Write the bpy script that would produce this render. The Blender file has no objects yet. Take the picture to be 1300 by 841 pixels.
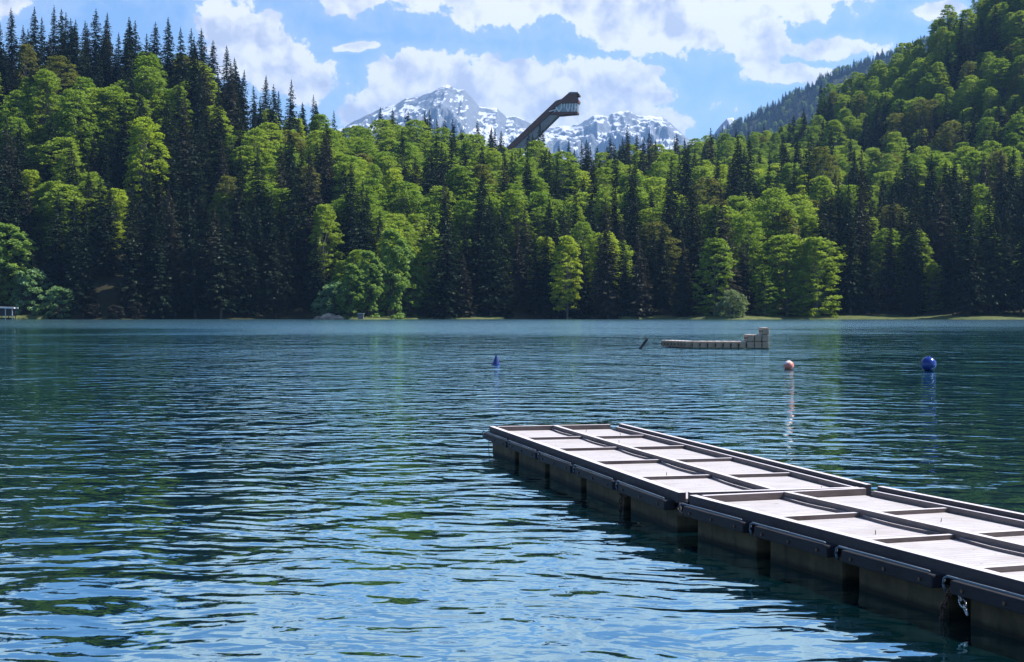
import bpy, bmesh, math, random
import numpy as np
from mathutils import Vector, Matrix
R = math.radians
sc = bpy.context.scene
COL = sc.collection
rng = np.random.default_rng(7)
random.seed(7)
F, HX, HY, CAMH = 1900.0, 650.0, 395.0, 2.5      # focal length in photo pixels, principal column, horizon row, eye height
SUN_EL, SUN_AZ = R(50), R(80)                    # azimuth measured from +Y towards +X

# ------------------------------------------------------------------ helpers
def tag(o, label=None, cat=None, group=None, kind=None):
    if label: o['label'] = label
    if cat: o['category'] = cat
    if group: o['group'] = group
    if kind: o['kind'] = kind
    return o
def link(o, parent=None):
    COL.objects.link(o)
    if parent is not None: o.parent = parent
    return o
def empty(name, loc=(0, 0, 0), rz=0.0):
    o = bpy.data.objects.new(name, None); o.location = loc; o.rotation_euler = (0, 0, rz)
    o.empty_display_size = 0.2
    return link(o)
def mesh_np(name, v, f, mat=None, smooth=False):
    """v (n,3) array, f (m,4) or (m,3) int array or list of lists"""
    me = bpy.data.meshes.new(name)
    v = np.asarray(v, dtype=np.float32)
    if isinstance(f, np.ndarray):
        k = f.shape[1]; m = f.shape[0]
        me.vertices.add(len(v)); me.vertices.foreach_set('co', v.ravel())
        me.loops.add(m * k); me.loops.foreach_set('vertex_index', f.astype(np.int32).ravel())
        me.polygons.add(m)
        me.polygons.foreach_set('loop_start', np.arange(0, m * k, k, dtype=np.int32))
        me.update(calc_edges=True)
    else:
        me.from_pydata([tuple(p) for p in v], [], f); me.update()
    if smooth:
        me.polygons.foreach_set('use_smooth', np.ones(len(me.polygons), dtype=bool))
    if mat: me.materials.append(mat)
    return me
def obj(name, me, parent=None):
    return link(bpy.data.objects.new(name, me), parent)
class MB:
    def __init__(s): s.bm = bmesh.new()
    def box(s, c, size, rz=0, bevel=0, rx=0, ry=0):
        M = Matrix.Translation(c) @ Matrix.Rotation(rz, 4, 'Z') @ Matrix.Rotation(ry, 4, 'Y') @ Matrix.Rotation(rx, 4, 'X') @ Matrix.Diagonal((*size, 1))
        r = bmesh.ops.create_cube(s.bm, size=1, matrix=M)
        if bevel:
            es = list({e for v in r['verts'] for e in v.link_edges})
            bmesh.ops.bevel(s.bm, geom=es, offset=bevel, segments=2, affect='EDGES', profile=.6)
        return s
    def cone(s, a, b, r1, r2, n=10):
        a = Vector(a); b = Vector(b); d = b - a
        M = Matrix.Translation((a + b) / 2) @ d.to_track_quat('Z', 'Y').to_matrix().to_4x4()
        bmesh.ops.create_cone(s.bm, cap_ends=True, segments=n, radius1=max(r1, 1e-4), radius2=max(r2, 1e-4), depth=d.length, matrix=M)
        return s
    def tube(s, pts, r, n=8):
        for i in range(len(pts) - 1): s.cone(pts[i], pts[i + 1], r, r, n)
        return s
    def prism(s, poly, y0, y1):
        """poly: list of (x,z); extruded along y"""
        a = [s.bm.verts.new((x, y0, z)) for x, z in poly]; b = [s.bm.verts.new((x, y1, z)) for x, z in poly]
        n = len(poly)
        s.bm.faces.new(a); s.bm.faces.new(b[::-1])
        for i in range(n): s.bm.faces.new((a[i], b[i], b[(i + 1) % n], a[(i + 1) % n]))
        bmesh.ops.recalc_face_normals(s.bm, faces=s.bm.faces[:])
        return s
    def build(s, name, mat, parent=None, smooth=False):
        me = bpy.data.meshes.new(name); s.bm.to_mesh(me); s.bm.free()
        if smooth: me.polygons.foreach_set('use_smooth', [True] * len(me.polygons))
        me.materials.append(mat)
        return obj(name, me, parent)

# value noise in numpy (for terrain, mountains)
def _hash(ix, iy, seed):
    h = (ix.astype(np.int64) * 374761393 + iy.astype(np.int64) * 668265263 + seed * 974634777) & 0x7fffffff
    h = (h ^ (h >> 13)) * 1274126177 & 0x7fffffff
    return ((h ^ (h >> 16)) & 0xffff) / 65535.0
def vnoise(x, y, seed=0):
    ix = np.floor(x); iy = np.floor(y); fx = x - ix; fy = y - iy
    fx = fx * fx * fx * (fx * (fx * 6 - 15) + 10); fy = fy * fy * fy * (fy * (fy * 6 - 15) + 10)
    ix = ix.astype(np.int64); iy = iy.astype(np.int64)
    a = _hash(ix, iy, seed); b = _hash(ix + 1, iy, seed); c = _hash(ix, iy + 1, seed); d = _hash(ix + 1, iy + 1, seed)
    return (a * (1 - fx) + b * fx) * (1 - fy) + (c * (1 - fx) + d * fx) * fy
def fbm(x, y, oct=4, seed=0, ridged=False):
    s = 0; a = 1; t = 0
    for i in range(oct):
        n = vnoise(x * 2 ** i + 17.3 * i, y * 2 ** i - 9.1 * i, seed + i)
        if ridged: n = 1 - abs(2 * n - 1)
        s = s + a * n; t += a; a *= .5
    return s / t

# ------------------------------------------------------------------ node helper
class NT:
    def __init__(s, tree): s.t = tree; s.n = tree.nodes; s.l = tree.links
    def new(s, typ, **kw):
        n = s.n.new(typ)
        for k, v in kw.items(): setattr(n, k, v)
        return n
    def put(s, sock, v):
        if isinstance(v, bpy.types.NodeSocket): s.l.new(v, sock)
        elif v is not None: sock.default_value = v
    def math(s, op, a, b=None, c=None, clamp=False):
        n = s.new('ShaderNodeMath', operation=op, use_clamp=clamp)
        s.put(n.inputs[0], a)
        if b is not None: s.put(n.inputs[1], b)
        if c is not None: s.put(n.inputs[2], c)
        return n.outputs[0]
    def vec(s, op, a, b=None, scale=None):
        n = s.new('ShaderNodeVectorMath', operation=op)
        s.put(n.inputs[0], a)
        if b is not None: s.put(n.inputs[1], b)
        if scale is not None: s.put(n.inputs['Scale'], scale)
        return n.outputs['Value'] if op in ('DOT_PRODUCT', 'LENGTH', 'DISTANCE') else n.outputs[0]
    def comb(s, x, y, z=0.0):
        n = s.new('ShaderNodeCombineXYZ')
        for i, v in enumerate((x, y, z)): s.put(n.inputs[i], v)
        return n.outputs[0]
    def sep(s, v):
        n = s.new('ShaderNodeSeparateXYZ'); s.put(n.inputs[0], v); return n.outputs
    def noise(s, v, scale, detail=3, rough=.5, dist=0, dim='3D', out='Fac'):
        n = s.new('ShaderNodeTexNoise', noise_dimensions=dim)
        if v is not None: s.put(n.inputs['Vector'], v)
        s.put(n.inputs['Scale'], scale); s.put(n.inputs['Detail'], detail); s.put(n.inputs['Roughness'], rough); s.put(n.inputs['Distortion'], dist)
        return n.outputs[out]
    def mix(s, f, a, b, typ='MIX'):
        n = s.new('ShaderNodeMix', data_type='RGBA', blend_type=typ)
        s.put(n.inputs[0], f); s.put(n.inputs[6], a); s.put(n.inputs[7], b)
        return n.outputs[2]
    def rng(s, v, a, b, c=0.0, d=1.0, smooth=False):
        n = s.new('ShaderNodeMapRange', interpolation_type='SMOOTHSTEP' if smooth else 'LINEAR')
        for i, q in enumerate((v, a, b, c, d)): s.put(n.inputs[i], q)
        return n.outputs[0]
def rgb(r, g, b): return (r, g, b, 1)
def material(name):
    m = bpy.data.materials.new(name); m.use_nodes = True
    t = NT(m.node_tree); p = t.n['Principled BSDF']
    return m, t, p
def coords(t, which='Object'):
    return t.new('ShaderNodeTexCoord').outputs[which]

def simple(name, c1, c2, scale=3, rough=.7, detail=5, stretch=(1, 1, 1), bump=0.0, bscale=None, metallic=0, which='Object'):
    m, t, p = material(name)
    v = t.vec('MULTIPLY', coords(t, which), stretch)
    n = t.noise(v, scale, detail, .6)
    f = t.rng(n, .3, .7)
    t.put(p.inputs['Base Color'], t.mix(f, rgb(*c1), rgb(*c2)))
    p.inputs['Roughness'].default_value = rough
    p.inputs['Metallic'].default_value = metallic
    if bump:
        b = t.new('ShaderNodeBump'); b.inputs['Strength'].default_value = bump; b.inputs['Distance'].default_value = .01
        t.put(b.inputs['Height'], t.noise(v, bscale or scale * 4, 4, .6)); t.put(p.inputs['Normal'], b.outputs[0])
    return m

# ------------------------------------------------------------------ materials
def leaf_material(name, ca, cb, trans=.4, gloss=.35):
    m, t, p = material(name)
    t.n.remove(p)
    out = t.n['Material Output']
    oi = t.new('ShaderNodeObjectInfo')
    n = t.noise(t.vec('MULTIPLY', coords(t), (1, 1, 1)), .35, 3, .6)
    n2 = t.noise(coords(t), 2.2, 3, .7)
    f = t.math('ADD', t.math('MULTIPLY', oi.outputs['Random'], .45), t.math('ADD', t.math('MULTIPLY', t.rng(n, .3, .7), .25), t.math('MULTIPLY', t.rng(n2, .35, .65), .3)))
    c = t.mix(f, rgb(*ca), rgb(*cb))
    d = t.new('ShaderNodeBsdfDiffuse'); tr = t.new('ShaderNodeBsdfTranslucent'); g = t.new('ShaderNodeBsdfGlossy')
    t.put(d.inputs['Color'], c)
    t.put(tr.inputs['Color'], t.mix(1.0, c, rgb(1.25, 1.15, .55), 'MULTIPLY'))
    g.inputs['Roughness'].default_value = .45; g.inputs['Color'].default_value = (.8, .9, .8, 1)
    a = t.new('ShaderNodeMixShader'); a.inputs[0].default_value = trans
    t.l.new(d.outputs[0], a.inputs[1]); t.l.new(tr.outputs[0], a.inputs[2])
    b = t.new('ShaderNodeMixShader'); b.inputs[0].default_value = .03 * gloss
    t.l.new(a.outputs[0], b.inputs[1]); t.l.new(g.outputs[0], b.inputs[2])
    t.l.new(b.outputs[0], out.inputs['Surface'])
    return m
M_spruce = leaf_material('spruce_needles', (.008, .020, .012), (.022, .034, .015), .18)
M_spruce_brown = leaf_material('spruce_needles_dry', (.035, .038, .026), (.05, .047, .034), .2)
M_beech = leaf_material('beech_leaves', (.09, .20, .028), (.34, .44, .07), .5)
M_beech_light = leaf_material('fresh_leaves', (.27, .39, .035), (.38, .46, .06), .5)
M_beech_olive = leaf_material('olive_leaves', (.13, .16, .035), (.19, .20, .06), .42)
M_willow = leaf_material('willow_leaves', (.17, .23, .12), (.21, .28, .15), .35)
M_maple = leaf_material('teal_leaves', (.15, .28, .15), (.22, .36, .18), .45)  # teal is the leaves' own colour
M_bark = simple('bark', (.045, .035, .028), (.11, .095, .08), 2, .9, stretch=(4, 4, 1))
M_bark_pale = simple('pale_bark', (.10, .095, .085), (.2, .19, .17), 2, .9, stretch=(4, 4, 1))

def ground_material():
    m, t, p = material('forest_floor')
    v = coords(t)
    n = t.noise(v, .05, 6, .6); n2 = t.noise(v, 1.1, 5, .7)
    c = t.mix(t.rng(n, .35, .65), rgb(.022, .026, .012), rgb(.04, .05, .015))
    c = t.mix(t.rng(n2, .4, .7), c, rgb(.05, .036, .022))
    t.put(p.inputs['Base Color'], c); p.inputs['Roughness'].default_value = .95
    p.inputs['Specular IOR Level'].default_value = .1
    return m
M_ground = ground_material()
M_grass = simple('bank_grass', (.05, .07, .02), (.12, .13, .05), .35, .9, stretch=(1, 1, 1))
M_grass.node_tree.nodes['Principled BSDF'].inputs['Specular IOR Level'].default_value = .1
M_valley = simple('valley_floor', (.05, .09, .03), (.10, .12, .05), .004, .95)
M_gravel = simple('shore_gravel', (.20, .19, .16), (.34, .32, .28), 6, .9)
M_rock = simple('shore_rock', (.26, .19, .14), (.5, .4, .3), 1.1, .85, bump=.6)

# wood of the dock (object space: x across, y along)
def wood(name, c1, c2, rough, stretch, scale=6, bump=.25, dirt=None, sunlit_top=False):
    m, t, p = material(name)
    co = coords(t)
    v = t.vec('MULTIPLY', co, stretch)
    n = t.noise(v, scale, 8, .65); n2 = t.noise(co, 1.7, 5, .6); n3 = t.noise(v, scale * 5, 3, .5)
    f = t.math('ADD', t.math('MULTIPLY', t.rng(n, .3, .72), .7), t.math('MULTIPLY', n3, .3))
    c = t.mix(f, rgb(*c1), rgb(*c2))
    c = t.mix(t.math('MULTIPLY', t.rng(n2, .52, .72), .55), c, rgb(*(dirt or tuple(x * .45 for x in c1))))
    if sunlit_top:      # top faces painted pale for the sun on them, along with bleached wear
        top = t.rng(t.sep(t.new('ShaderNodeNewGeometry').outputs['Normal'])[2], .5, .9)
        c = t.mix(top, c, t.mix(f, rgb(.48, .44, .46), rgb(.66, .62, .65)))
    t.put(p.inputs['Base Color'], c); p.inputs['Roughness'].default_value = rough
    p.inputs['Specular IOR Level'].default_value = .2
    b = t.new('ShaderNodeBump'); b.inputs['Strength'].default_value = bump; b.inputs['Distance'].default_value = .006
    t.put(b.inputs['Height'], n); t.put(p.inputs['Normal'], b.outputs[0])
    return m
def deck_material():
    m, t, p = material('deck_boards')
    co = coords(t)
    y = t.sep(co)[1]
    # boards run across the dock: 11 cm boards with dark joints
    fr = t.math('FRACT', t.math('DIVIDE', y, .092))
    idx = t.math('FLOOR', t.math('DIVIDE', y, .092))
    joint = t.math('MAXIMUM', t.rng(fr, .0, .07, 1, 0), t.rng(fr, .93, 1, 0, 1))
    wn = t.new('ShaderNodeTexWhiteNoise', noise_dimensions='1D'); t.put(wn.inputs['W'], idx)
    v = t.vec('MULTIPLY', co, (2, 30, 1))
    grain = t.noise(t.vec('ADD', v, t.comb(t.math('MULTIPLY', wn.outputs[0], 40), 0, 0)), 1.2, 6, .6)
    blot = t.noise(co, 2.2, 5, .65); spots = t.noise(co, 17, 3, .5)
    c = t.mix(t.rng(grain, .3, .7), rgb(.34, .315, .315), rgb(.50, .47, .475))
    c = t.mix(t.math('MULTIPLY', wn.outputs[0], .25), c, rgb(.42, .38, .38))
    c = t.mix(t.math('MULTIPLY', t.rng(blot, .5, .72), .6), c, rgb(.30, .26, .235))
    c = t.mix(t.rng(spots, .70, .74), c, rgb(.12, .10, .09))
    c = t.mix(t.math('MULTIPLY', joint, .8), c, rgb(.15, .13, .13))
    t.put(p.inputs['Base Color'], c); p.inputs['Roughness'].default_value = .75
    b = t.new('ShaderNodeBump'); b.inputs['Strength'].default_value = .5; b.inputs['Distance'].default_value = .004
    t.put(b.inputs['Height'], t.math('SUBTRACT', grain, t.math('MULTIPLY', joint, 1.5))); t.put(p.inputs['Normal'], b.outputs[0])
    return m
M_deck = deck_material()
M_rail = wood('weathered_rail', (.035, .03, .034), (.085, .072, .078), .7, (18, 1.2, 18), sunlit_top=True)
M_beam = wood('brown_beam', (.10, .08, .075), (.22, .185, .175), .75, (18, 1.2, 18), sunlit_top=True)
M_cross = wood('crossbar_wood', (.09, .068, .062), (.18, .145, .135), .75, (1.2, 18, 18), sunlit_top=True)
M_bumper = wood('dark_bumper', (.010, .011, .016), (.035, .034, .04), .7, (14, 1.5, 14), bump=.5)
def float_material():
    m, t, p = material('algae_concrete')
    c0 = coords(t); z = t.sep(c0)[2]
    n = t.noise(t.vec('MULTIPLY', c0, (1, 1, 1.5)), 2.6, 8, .65); n2 = t.noise(t.vec('MULTIPLY', c0, (5, 5, 1)), 1.3, 5, .6)
    c = t.mix(t.rng(n, .3, .7), rgb(.042, .034, .019), rgb(.14, .112, .062))
    c = t.mix(t.math('MULTIPLY', t.rng(n2, .5, .7), .6), c, rgb(.022, .022, .014))
    wet = t.rng(t.math('ADD', z, t.math('MULTIPLY', n2, -.06)), .0, .05, 1, 0)
    c = t.mix(t.math('MULTIPLY', wet, .85), c, rgb(.008, .010, .006))
    t.put(p.inputs['Base Color'], c); p.inputs['Roughness'].default_value = .8; p.inputs['Specular IOR Level'].default_value = .25
    b = t.new('ShaderNodeBump'); b.inputs['Strength'].default_value = .6; b.inputs['Distance'].default_value = .012
    t.put(b.inputs['Height'], n); t.put(p.inputs['Normal'], b.outputs[0])
    return m
M_float = float_material()
M_hose = simple('blue_hose', (.07, .11, .15), (.13, .17, .21), 3, .6)
M_rust = simple('rusty_iron', (.05, .035, .028), (.16, .09, .05), 12, .6, metallic=.4)
M_chain = simple('galvanised_chain', (.45, .45, .44), (.75, .75, .74), 20, .3, metallic=.9)
M_pontoon = simple('tan_plastic', (.30, .20, .13), (.42, .30, .20), 1.5, .6)
M_pont_top = simple('sunlit_top_plastic', (.55, .48, .44), (.68, .62, .58), 2, .6)  # sunlight on the block tops, painted as a paler plastic
M_dark = simple('dark_opening', (.02, .018, .016), (.045, .04, .035), 3, .8)
M_blue = simple('glossy_blue_plastic', (.003, .022, .16), (.004, .032, .21), 4, .22)
M_navy = simple('navy_plastic', (.004, .012, .12), (.006, .02, .17), 4, .35)
M_red = simple('faded_red_plastic', (.5, .12, .08), (.62, .22, .16), 3, .4)
M_white = simple('white_plastic', (.6, .55, .52), (.75, .7, .68), 3, .4)
M_plank = wood('dark_plank', (.05, .04, .035), (.12, .10, .09), .7, (4, 4, 1))
M_concrete = simple('pale_concrete', (.20, .20, .19), (.30, .30, .28), .3, .85, stretch=(1, 1, 1))
M_corten = simple('brown_cladding', (.11, .045, .028), (.17, .08, .052), .5, .75, stretch=(1, 1, 6))
M_glass = simple('window_glass', (.25, .33, .36), (.38, .46, .5), 1.5, .12)
M_steel = simple('white_steel', (.7, .72, .73), (.82, .83, .84), 2, .45)
M_shedroof = simple('pale_tin_roof', (.5, .5, .5), (.68, .68, .68), 1, .5)
M_shedwall = simple('grey_boards', (.10, .09, .085), (.2, .18, .165), 2, .85, stretch=(6, 6, 1))

# ------------------------------------------------------------------ camera
cam = bpy.data.cameras.new('camera'); co = bpy.data.objects.new('camera', cam); COL.objects.link(co)
co.location = (0, 0, CAMH)
cam.sensor_width = 36; cam.lens = 36 * F / 1300.0
co.rotation_euler = (R(90) - math.atan((420.5 - HY) / F), 0, 0)
cam.clip_start = .1; cam.clip_end = 30000
sc.camera = co
def P(px, y_px, depth):
    """point of the world seen at that pixel at the given depth"""
    return Vector(((px - HX) / F * depth, depth, CAMH + (HY - y_px) / F * depth))

# ------------------------------------------------------------------ sky with cumulus clouds, sun
def make_world():
    w = bpy.data.worlds.new('World'); sc.world = w; w.use_nodes = True
    t = NT(w.node_tree); bg = t.n['Background']
    sky = t.new('ShaderNodeTexSky', sky_type='NISHITA', sun_disc=False)
    sky.sun_elevation = SUN_EL; sky.sun_rotation = SUN_AZ
    sky.air_density = 1.0; sky.dust_density = .6; sky.ozone_density = 1.6; sky.altitude = 900
    d = t.vec('NORMALIZE', t.new('ShaderNodeTexCoord').outputs['Generated'])
    x, y, z = t.sep(d)
    az = t.math('ARCTAN2', x, y)
    el = t.math('ARCSINE', z)
    U = t.math('ADD', t.math('MULTIPLY', az, 19.0), 6.5)        # hundred-pixel units of the photograph's angular scale
    V = t.math('SUBTRACT', 3.95, t.math('MULTIPLY', el, 19.0))
    Pv = t.comb(U, V, 3.7)
    warp = t.noise(t.vec('MULTIPLY', Pv, (1, 1, 1)), .9, 4, .55, out='Color')
    Pw = t.vec('ADD', Pv, t.vec('SCALE', t.vec('SUBTRACT', warp, (.5, .5, .5)), scale=.38))
    Uw, Vw, _ = t.sep(Pw)
    blobs = [(-.1, .15, .85, .42), (3.1, .42, .62, .36), (3.45, .85, .78, .48), (3.95, 1.05, .55, .36),
             (4.4, -.12, 1.9, .38), (6.6, -.12, 2.3, .55), (8.7, .12, 2.0, .66), (10.7, -.2, 1.7, .44), (3.0, -.3, 1.6, .5),
             (5.3, 1.12, .72, .45), (6.3, 1.15, 1.15, .45), (7.6, 1.15, .85, .44), (6.9, 1.55, 1.9, .5), (5.0, 1.5, .9, .35),
             (9.55, .62, .55, .30), (10.45, .72, .75, .15), (9.95, 1.0, .60, .13), (11.7, .33, .42, .13), (4.57, .67, .3, .08),
             (5.5, -2.2, 2.4, 1.0), (9.5, -2.6, 2.6, 1.1), (-3.5, .5, 2.0, .8), (16.5, .2, 2.5, .8),
             (0.2, -3.4, .9, .35)]
    acc = None
    for (bx, by, rx, ry) in blobs:
        a = t.math('MULTIPLY', t.math('SUBTRACT', Uw, bx), 1 / rx)
        b = t.math('MULTIPLY', t.math('SUBTRACT', Vw, by), 1 / ry)
        r = t.math('SQRT', t.math('ADD', t.math('MULTIPLY', a, a), t.math('MULTIPLY', b, b)))
        acc = r if acc is None else t.math('SMOOTH_MIN', acc, r, .18)
    blob = t.math('SUBTRACT', 1.0, acc)
    # other parts of the sky: scattered cloud field
    gen = t.rng(t.noise(Pw, .16, 2, .5), .56, .72, -1.2, .7)
    far = t.math('MAXIMUM', t.rng(V, -6.5, -9, 0, 1), t.rng(t.math('ABSOLUTE', t.math('SUBTRACT', U, 6.5)), 11, 14, 0, 1))
    blob = t.math('ADD', t.math('MULTIPLY', blob, t.math('SUBTRACT', 1.0, far)), t.math('MULTIPLY', gen, far))
    fb = t.noise(Pw, 2.3, 10, .62)
    dens = t.math('ADD', blob, t.math('MULTIPLY', t.math('SUBTRACT', fb, .5), 2.1))
    mask = t.rng(dens, .04, .20, 0, 1, True)
    # billows: noise here against noise a little way towards the sun (up and right)
    Po = t.vec('ADD', Pw, (.12, -.20, 0))
    fo = t.noise(Po, 1.9, 5, .55)
    fbs = t.noise(Pw, 1.9, 5, .55)
    big = t.noise(Pw, .75, 3, .5); bigo = t.noise(t.vec('ADD', Pw, (.2, -.45, 0)), .75, 3, .5)
    lit = t.math('ADD', t.math('MULTIPLY', t.math('SUBTRACT', fbs, fo), 4.5), t.math('MULTIPLY', t.math('SUBTRACT', big, bigo), 2.2))
    thick = t.rng(dens, .25, 1.15, 0, 1)                       # thick middles read greyer than edges
    lit = t.math('SUBTRACT', t.math('ADD', .92, lit), t.math('MULTIPLY', thick, .42), clamp=True)
    cc = t.mix(lit, rgb(4.9, 5.3, 6.4), rgb(8.7, 8.7, 8.8))
    # thin milky veil round the clouds
    veil = t.math('MULTIPLY', t.rng(dens, -.55, .1, 0, 1, True), .22)
    skc = t.mix(1.0, sky.outputs[0], rgb(.92, 1.12, 1.36), 'MULTIPLY')
    c = t.mix(veil, skc, rgb(7.2, 7.8, 9.0))
    c = t.mix(t.math('MULTIPLY', mask, .97), c, cc)
    t.put(bg.inputs['Color'], c); bg.inputs['Strength'].default_value = .07
make_world()
sd = bpy.data.lights.new('sun', 'SUN'); sd.energy = 5.0; sd.angle = R(.55); sd.color = (1, .95, .88)
so = bpy.data.objects.new('sun', sd); COL.objects.link(so)
sv = Vector((math.sin(SUN_AZ) * math.cos(SUN_EL), math.cos(SUN_AZ) * math.cos(SUN_EL), math.sin(SUN_EL)))
so.rotation_euler = sv.to_track_quat('Z', 'Y').to_euler(); so.location = (0, 0, 60)

# ------------------------------------------------------------------ water
def make_water():
    m, t, p = material('lake_water')
    pos = t.new('ShaderNodeNewGeometry').outputs['Position']
    g = bpy.data.node_groups.new('wave_height', 'ShaderNodeTree')
    g.interface.new_socket('P', in_out='INPUT', socket_type='NodeSocketVector')
    g.interface.new_socket('H', in_out='OUTPUT', socket_type='NodeSocketFloat')
    q = NT(g); gi = q.new('NodeGroupInput'); go = q.new('NodeGroupOutput')
    p0 = gi.outputs[0]
    w = q.noise(p0, .5, 1, .5, dim='2D', out='Color')
    p1 = q.vec('ADD', p0, q.vec('SCALE', w, scale=.9))
    a = q.noise(q.vec('MULTIPLY', p1, (.92, 1.3, 1)), 1.0, .5, .4, dim='2D')
    r1 = q.new('ShaderNodeVectorRotate', rotation_type='Z_AXIS'); q.put(r1.inputs['Vector'], p1); r1.inputs['Angle'].default_value = R(14)
    b = q.noise(q.vec('MULTIPLY', r1.outputs[0], (2.9, 3.9, 1)), 1.0, .8, .4, dim='2D')
    r2 = q.new('ShaderNodeVectorRotate', rotation_type='Z_AXIS'); q.put(r2.inputs['Vector'], p0); r2.inputs['Angle'].default_value = R(-22)
    c = q.noise(q.vec('MULTIPLY', r2.outputs[0], (7.5, 10.0, 1)), 1.0, 1.0, .5, dim='2D')
    h = q.math('ADD', q.math('MULTIPLY', a, .055), q.math('ADD', q.math('MULTIPLY', b, .021), q.math('MULTIPLY', c, .0018)))
    q.l.new(h, go.inputs[0])
    def H(v):
        n = t.new('ShaderNodeGroup'); n.node_tree = g; t.put(n.inputs[0], v); return n.outputs[0]
    e = .015
    h0 = H(pos); hx = H(t.vec('ADD', pos, (e, 0, 0))); hy = H(t.vec('ADD', pos, (0, e, 0)))
    px, py, pz = t.sep(pos)
    patch = t.noise(pos, .012, 3, .55, dist=.6, dim='2D')      # wind patches
    # a breeze roughens the far half of the lake; the near half only swells
    edge = t.math('ADD', py, t.math('ADD', t.math('MULTIPLY', px, .25), t.math('MULTIPLY', t.math('SUBTRACT', patch, .5), 330)))
    streak = t.noise(t.vec('MULTIPLY', pos, (.035, .16, 1)), 1.0, 3, .6, dim='2D')
    edge = t.math('ADD', edge, t.math('MULTIPLY', t.math('SUBTRACT', streak, .5), 170))
    wind = t.rng(edge, 40, 260, 0, 1, True)
    lee = t.rng(t.math('ADD', t.math('MULTIPLY', py, .28), px), -6, 10, .36, 1.0, True)      # calmer water under the left-hand hill
    lee = t.math('MULTIPLY', lee, t.rng(t.math('SUBTRACT', px, t.math('MULTIPLY', py, .17)), 0, 5, 1.0, .50, True))
    lee = t.math('MULTIPLY', lee, t.rng(py, 13, 34, .86, 1.5, True))
    amp = t.math('ADD', t.math('MULTIPLY', lee, t.rng(patch, .3, .7, .66, 1.0)), t.math('MULTIPLY', wind, 1.3))
    k = t.math('DIVIDE', amp, -e)
    # long low swell that only the open water carries
    def S(v): return t.noise(t.vec('MULTIPLY', v, (.22, .17, 1)), 1.0, 2, .6, dim='2D')
    s0 = S(pos); e2 = .12
    far = t.math('MULTIPLY', t.rng(py, 24, 90, 0, 1, True), -1.0 / e2)
    sx_ = t.math('MULTIPLY', t.math('SUBTRACT', S(t.vec('ADD', pos, (e2, 0, 0))), s0), t.math('MULTIPLY', far, .28))
    sy_ = t.math('MULTIPLY', t.math('SUBTRACT', S(t.vec('ADD', pos, (0, e2, 0))), s0), t.math('MULTIPLY', far, .28))
    gx = t.math('ADD', sx_, t.math('MULTIPLY', t.math('SUBTRACT', hx, h0), k)); gy = t.math('ADD', sy_, t.math('MULTIPLY', t.math('SUBTRACT', hy, h0), k))
    nrm = t.vec('NORMALIZE', t.comb(gx, gy, 1.0))
    rough = t.math('ADD', .012, t.math('MULTIPLY', wind, .15))
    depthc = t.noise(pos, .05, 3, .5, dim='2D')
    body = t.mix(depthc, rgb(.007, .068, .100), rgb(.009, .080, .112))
    body = t.mix(t.rng(py, 12, 60, 1, 0, True), body, rgb(.0014, .014, .018))      # dock's dark shade painted into the near water, deep turquoise farther out
    t.n.remove(p)
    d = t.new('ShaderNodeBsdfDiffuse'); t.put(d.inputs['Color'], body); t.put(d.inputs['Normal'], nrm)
    g_ = t.new('ShaderNodeBsdfGlossy'); t.put(g_.inputs['Roughness'], rough); t.put(g_.inputs['Normal'], nrm); g_.inputs['Color'].default_value = (.68, .94, 1, 1)
    fr = t.new('ShaderNodeFresnel'); fr.inputs['IOR'].default_value = 1.333; t.put(fr.inputs['Normal'], nrm)
    fac = t.math('POWER', fr.outputs[0], .34)
    mx = t.new('ShaderNodeMixShader'); t.put(mx.inputs[0], fac); t.l.new(d.outputs[0], mx.inputs[1]); t.l.new(g_.outputs[0], mx.inputs[2])
    t.l.new(mx.outputs[0], t.n['Material Output'].inputs['Surface'])
    return m
M_water = make_water()

# shoreline, ridge and terrain
PXK = np.array([-500, -200, 0, 100, 200, 260, 300, 340, 380, 420, 470, 540, 600, 650, 700, 750, 800, 850, 870, 900, 950, 1000, 1050, 1100, 1150, 1200, 1230, 1300, 1500, 1900], float)
YTOP = np.array([40, 26, 26, 28, 40, 66, 100, 132, 150, 160, 162, 170, 183, 196, 207, 213, 208, 198, 184, 164, 160, 145, 108, 80, 52, 16, -8, -55, -190, -330], float)
DR = np.array([600, 595, 590, 590, 590, 600, 610, 630, 655, 680, 700, 720, 735, 740, 730, 720, 740, 860, 940, 985, 975, 950, 915, 880, 850, 825, 812, 785, 750, 700], float)
DB = np.array([510, 510, 510, 508, 508, 510, 515, 520, 525, 530, 540, 550, 560, 565, 570, 575, 580, 585, 585, 585, 580, 575, 570, 565, 560, 555, 555, 550, 540, 530], float)
HB = np.array([30, 36, 40, 40, 38, 34, 31, 30, 29, 28, 27, 27, 27, 27, 27, 27, 28, 28, 28, 28, 28, 28, 27, 26, 26, 26, 26, 27, 30, 30], float)
HR = (HY - YTOP) / F * DR - 23.0
UK = (PXK - HX) / F
def shore_d(u):
    return 446 + 6 * np.sin(u * 31 + .6) + 3.5 * np.sin(u * 77) + 14 * np.exp(-((u + .01) / .07) ** 2) - 7 * np.exp(-((u + .105) / .02) ** 2)
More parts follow.
